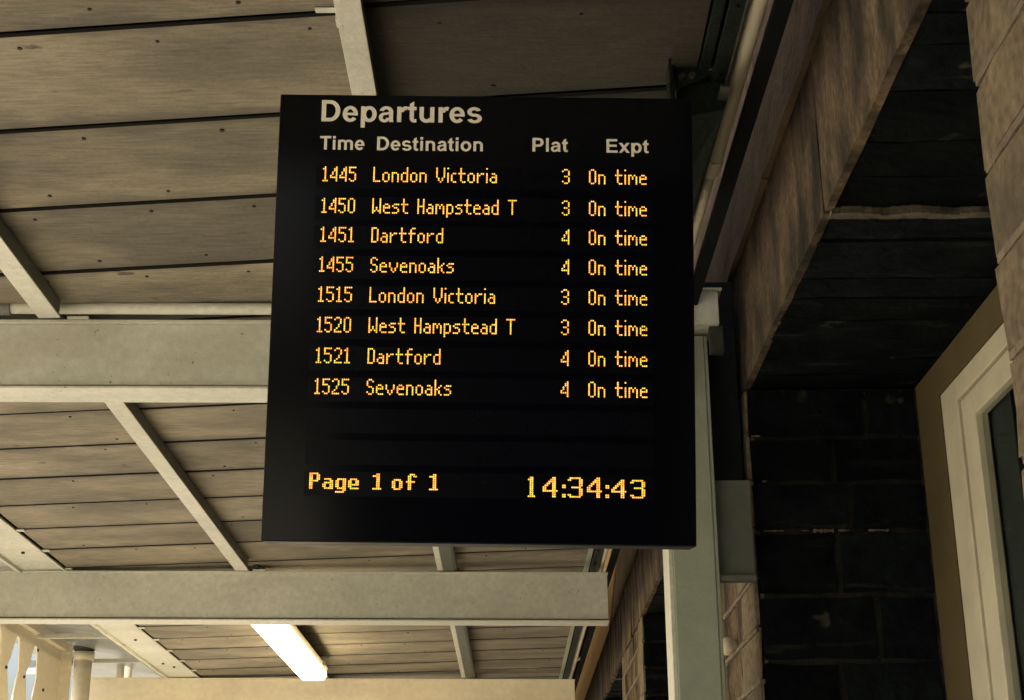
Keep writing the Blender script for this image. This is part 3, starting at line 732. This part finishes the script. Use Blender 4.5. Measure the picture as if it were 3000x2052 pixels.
# upper floor, interior and back of the building
flat('upper_wall', (WX+0.1, 6.0, -3, 26, 5.201, 6.2), M_STONE)
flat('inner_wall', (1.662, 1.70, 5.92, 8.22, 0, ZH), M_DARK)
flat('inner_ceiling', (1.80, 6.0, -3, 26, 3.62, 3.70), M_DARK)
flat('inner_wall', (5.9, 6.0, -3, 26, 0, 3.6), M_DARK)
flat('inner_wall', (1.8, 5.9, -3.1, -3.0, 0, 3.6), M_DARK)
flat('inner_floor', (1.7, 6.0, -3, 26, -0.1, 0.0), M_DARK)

# windows in the openings
def window(y0, y1, label):
    wn = empty('window', (WI, (y0+y1)/2, 1.0)); tag(wn, label, 'window', 'cream framed windows set deep in the stone wall')
    T = 3.391
    ya, yb = y1-0.321, y0+0.30
    X = WI
    def b(name, ext, m, bev=0.0): return part_box(name, ext, m, wn, bev)
    # ochre surround flush with the wall
    b('surround', (X, X+0.10, ya+0.002, y1, 0, ZH-0.006), M_OCHRE)
    b('surround', (X, X+0.10, y0, yb-0.002, 0, ZH-0.006), M_OCHRE)
    b('surround', (X, X+0.10, yb-0.002, ya+0.002, T+0.002, ZH-0.006), M_OCHRE)
    b('surround', (X, X+0.10, yb-0.002, ya+0.002, 0, 0.9), M_OCHRE)
    f1, f2 = 0.205, 0.375           # outer frame width, sash inner edge (in Y)
    z1, z2 = T-0.083, T-0.190
    def ring(name, yo0, yo1, zo, yi0, yi1, zi, xf, dep, m):
        b(name, (xf, xf+dep, yi1, yo1, 0.95, zo), m, 0.004)
        b(name, (xf, xf+dep, yo0, yi0, 0.95, zo), m, 0.004)
        b(name, (xf, xf+dep, yi0+0.0005, yi1-0.0005, zi, zo), m, 0.004)
    ring('outer_frame', yb, ya, T, yb+f1, ya-f1, z1, X+0.004, 0.06, M_WHITE)
    ring('sash', yb+f1+0.012, ya-f1-0.014, z1-0.010, yb+f2, ya-f2, z2, X+0.012, 0.05, M_WHITE)
    b('sill', (X-0.03, X+0.06, yb, ya, 0.90, 0.948), M_WHITE, 0.004)
    b('pane', (X+0.035, X+0.040, yb+f2-0.02, ya-f2+0.02, 0.96, z2+0.01), M_GLASS)
    b('reflection_strip', (X+0.075, X+0.085, ya-f2-0.22, ya-f2+0.02, 0.96, z2+0.03), M_GREY)  # grey strip in place of the jamb's reflection in the glass
    return wn
window(*open1, 'cream framed window in the nearest opening at the right edge')
window(*open2, 'cream framed window in the second opening, behind the green column')
window(*open3, 'cream framed window in the farthest opening of the wall')

# small round caps on the wall beside the column
for i, (y, z) in enumerate(((6.55, 3.30), (6.60, 2.575))):
    bm = bmesh.new()
    bmesh.ops.create_uvsphere(bm, u_segments=18, v_segments=10, radius=0.040, matrix=Matrix.Translation((WX-0.035, y, z)))
    cyl(bm, (WX-0.035, y, z), (WX+0.01, y, z), 0.030, 14)
    o = build('wall_cap', bm, M_WHITE, None, smooth=True)
    tag(o, 'round white cap on the wall beside the column, %s of two' % ('the upper' if i == 0 else 'the lower'), 'wall cap', 'round white caps by the column')

# ------------------------------------------------------------------ green column under the second beam
cl = empty('steel_column', (0.69, 5.85, 0)); tag(cl, 'pale green steel column standing right of the departures board', 'column')
part_box('web', (0.612, 0.775, 5.795, 6.005, 0, 3.72), M_GREENP, cl, 0.004)
part_box('flange', (0.594, 0.612, 5.80, 6.02, 0, 3.72), M_PAINT, cl, 0.003)  # lighter paint stands for the light on this track-facing side
part_box('flange', (0.775, 0.790, 5.80, 6.02, 0, 3.72), M_GREENP, cl, 0.003)
part_box('base_plate', (0.52, 0.86, 5.70, 6.12, 0.001, 0.02), M_GREENP, cl, 0.003)
part_box('wall_plate', (0.791, 0.935, 5.84, 5.855, 2.735, 3.12), M_GREEND, cl, 0.002)
part_box('wall_plate_lip', (0.791, 0.935, 5.81, 5.855, 2.71, 2.733), M_GREEND, cl, 0.002)
bh = empty('bearing_block', (0.79, 5.75, 3.72)); tag(bh, 'cream block on top of the column at the right edge of the board', 'bracket')
part_box('block', (0.67, 0.830, 5.70, 5.90, 3.735, 3.880), M_PAINT, bh, 0.003)
part_box('cap', (0.66, 0.846, 5.69, 5.91, 3.881, 3.890), M_PAINT, bh, 0.002)
part_box('lug', (0.790, 0.846, 5.72, 5.76, 3.62, 3.734), M_RUST, bh, 0.003)
# dark box added for the shade between column head and wall
fl = part_box('shade_box', (0.80, 0.928, 5.95, 6.40, 3.13, 4.02), M_DKSTEEL, None, 0.003)
tag(fl, 'dark box standing in for the shade between the column head and the stone wall', 'shade box')

# ------------------------------------------------------------------ far left: spandrel, columns, glazed strip
sp = empty('spandrel_plate', (-4.3, 12, 3.5)); tag(sp, 'cream spandrel plate with tall leaf-shaped cut-outs at bottom left', 'spandrel')
def plate_with_holes():
    # grid of the plate in Y,Z; holes are tall leaf shapes, one every 0.55 m
    ys0, ys1 = 8.0, 14.32
    def ztop(y): return 3.96 - 0.028*(y-9)
    zb0 = 2.7
    bm = bmesh.new(); x0, x1 = -4.312, -4.300
    pitch = 0.505
    c0 = 13.02 - 10*pitch
    cells = []
    def leaf(cy, f):     # half widths (left, right) at height z
        zt, zw, zl = 3.655-0.02*f, 3.40-0.015*f, 3.02-0.02*f
        return zt, zw, zl
    prof = [(3.655, .010, .050), (3.62, .035, .075), (3.54, .075, .100), (3.46, .115, .115), (3.40, .175, .125), (3.37, .175, .120), (3.28, .14, .085), (3.19, .105, .055), (3.10, .06, .03), (3.05, .02, .012)]
    zs = [4.2] + [p[0] for p in prof] + [zb0]
    def quad(pts):
        a = [bm.verts.new((x1, y, z)) for y, z in pts]; b = [bm.verts.new((x0, y, z)) for y, z in pts]
        bm.faces.new(a); bm.faces.new(b[::-1])
        for i in range(len(pts)): bm.faces.new((a[i], b[i], b[(i+1) % len(pts)], a[(i+1) % len(pts)]))
    i = 0; c = c0
    while c < 14.2:
        L, Rr_ = c-pitch/2, c+pitch/2
        if Rr_ > 14.0: Rr_ = ys1; L = c-pitch/2
        drop = -0.020*(c-13.0)
        if c > 13.7:
            quad([(L, zb0), (Rr_, zb0), (Rr_, ztop(Rr_)), (L, ztop(L))]); c += pitch; continue
        P = [(z+drop, a, b) for z, a, b in prof]
        quad([(L, P[0][0]), (Rr_, P[0][0]), (Rr_, ztop(Rr_)), (L, ztop(L))])
        for k in range(len(P)-1):
            za, la, ra = P[k]; zb_, lb, rb = P[k+1]
            quad([(L, zb_), (c-lb, zb_), (c-la, za), (L, za)])
            quad([(c+rb, zb_), (Rr_, zb_), (Rr_, za), (c+ra, za)])
        quad([(L, zb0), (Rr_, zb0), (Rr_, P[-1][0]), (L, P[-1][0])])
        c += pitch
    return build('plate', bm, M_CREAM, sp)
plate_with_holes()
bm = bmesh.new()
def zt(y): return 3.96-0.028*(y-9)
hexa(bm, [(-4.30, 8, zt(8)-0.09), (-4.245, 8, zt(8)-0.09), (-4.245, 14.32, zt(14.32)-0.09), (-4.30, 14.32, zt(14.32)-0.09),
          (-4.30, 8, zt(8)), (-4.245, 8, zt(8)), (-4.245, 14.32, zt(14.32)), (-4.30, 14.32, zt(14.32))])
build('top_rail', bm, M_CREAM, sp, 0.003)
bm = bmesh.new()
for y, z in ((12.80, 3.36), (13.29, 3.345), (13.86, 3.30), (13.6, 3.62)): cyl(bm, (-4.30, y, z), (-4.287, y, z), 0.014, 6)
tag(build('bolts', bm, M_RUST, sp), kind='stuff')
part_box('end_stiffener', (-4.34, -4.20, 14.325, 14.36, 2.7, 3.79), M_CREAM, sp, 0.004)

rc_ = empty('round_column', (-4.165, 14.6, 0)); tag(rc_, 'round cream cast column with a collar at bottom left', 'column')
bm = bmesh.new(); cyl(bm, (-4.165, 14.6, 0), (-4.165, 14.6, 3.664), 0.088, 28, 0.084); o = build('shaft', bm, M_CREAM, rc_)
for f in o.data.polygons: f.use_smooth = len(f.vertices) == 4
bm = bmesh.new(); cyl(bm, (-4.165, 14.6, 3.665), (-4.165, 14.6, 3.745), 0.100, 28, 0.102); o = build('collar', bm, M_CREAM, rc_)
for f in o.data.polygons: f.use_smooth = len(f.vertices) == 4
bm = bmesh.new(); cyl(bm, (-4.165, 14.6, 3.746), (-4.165, 14.6, 3.80), 0.085, 20, 0.12); build('cap', bm, M_RUST, rc_)
part_box('side_bracket', (-4.33, -4.268, 14.50, 14.62, 3.62, 3.70), M_RUST, rc_, 0.003)
bm = bmesh.new(); cyl(bm, (-4.02, 15.6, 0), (-4.02, 15.6, 4.2), 0.078, 24)
o = build('round_post', bm, M_CREAM)
for f in o.data.polygons: f.use_smooth = len(f.vertices) == 4
tag(o, 'plain round cream post rising behind the beam right of the collared column', 'post')
# glazed strip between edge channel and track side
gs = empty('outer_canopy_strip', (-3.7, 10, 3.8)); tag(gs, 'grey sheeted outer canopy strip with thin rails beyond the edge channel', 'canopy strip')
for k in range(-4, 14):
    y0 = 3.0+1.3*k; y1 = y0+1.285
    def z(y, x): return 3.82-0.028*(y-9)+0.12*(-(x+3.16))
    bm = bmesh.new(); a, b = -3.44, -4.9
    hexa(bm, [(b, y0, z(y0, b)), (a, y0, z(y0, a)), (a, y1, z(y1, a)), (b, y1, z(y1, b)), (b, y0, z(y0, b)+.01), (a, y0, z(y0, a)+.01), (a, y1, z(y1, a)+.01), (b, y1, z(y1, b)+.01)])
    build('sheet', bm, M_GLAZ, gs)
    bm = bmesh.new(); zz = z(y0, -3.7)-0.05
    box(bm, -4.25, -3.62, y0-0.02, y0+0.02, zz-0.02, zz+0.02)
    build('cross_rail', bm, M_PAINT, gs, 0.003)
    bm = bmesh.new()
    zr = roof_z(-3.42, y0+0.34)-0.02
    hexa(bm, [(-3.63, y0-0.02, zz-0.02), (-3.61, y0+0.02, zz-0.02), (-3.42, y0+0.34, zr-0.012), (-3.44, y0+0.30, zr-0.012),
              (-3.63, y0-0.02, zz+0.015), (-3.61, y0+0.02, zz+0.015), (-3.42, y0+0.34, zr+0.012), (-3.44, y0+0.30, zr+0.012)])
    build('corner_brace', bm, M_PAINT, gs)
# corrugated sheet edge beyond the post
sh = empty('ridged_sheet', (-4.5, 17, 3.8)); tag(sh, 'pale ridged sheet sloping down behind the collared column', 'roof sheet')
bm = bmesh.new()
for i in range(14):
    x = -5.3+0.09*i
    cyl(bm, (x, 16.6, 3.92), (x, 18.4, 4.35), 0.045, 8)
build('ridge', bm, M_GLAZ, sh)
bm = bmesh.new(); box(bm, -5.4, -4.05, 16.52, 16.58, 3.80, 3.86); build('front_rail', bm, M_PAINT, sh, 0.003)
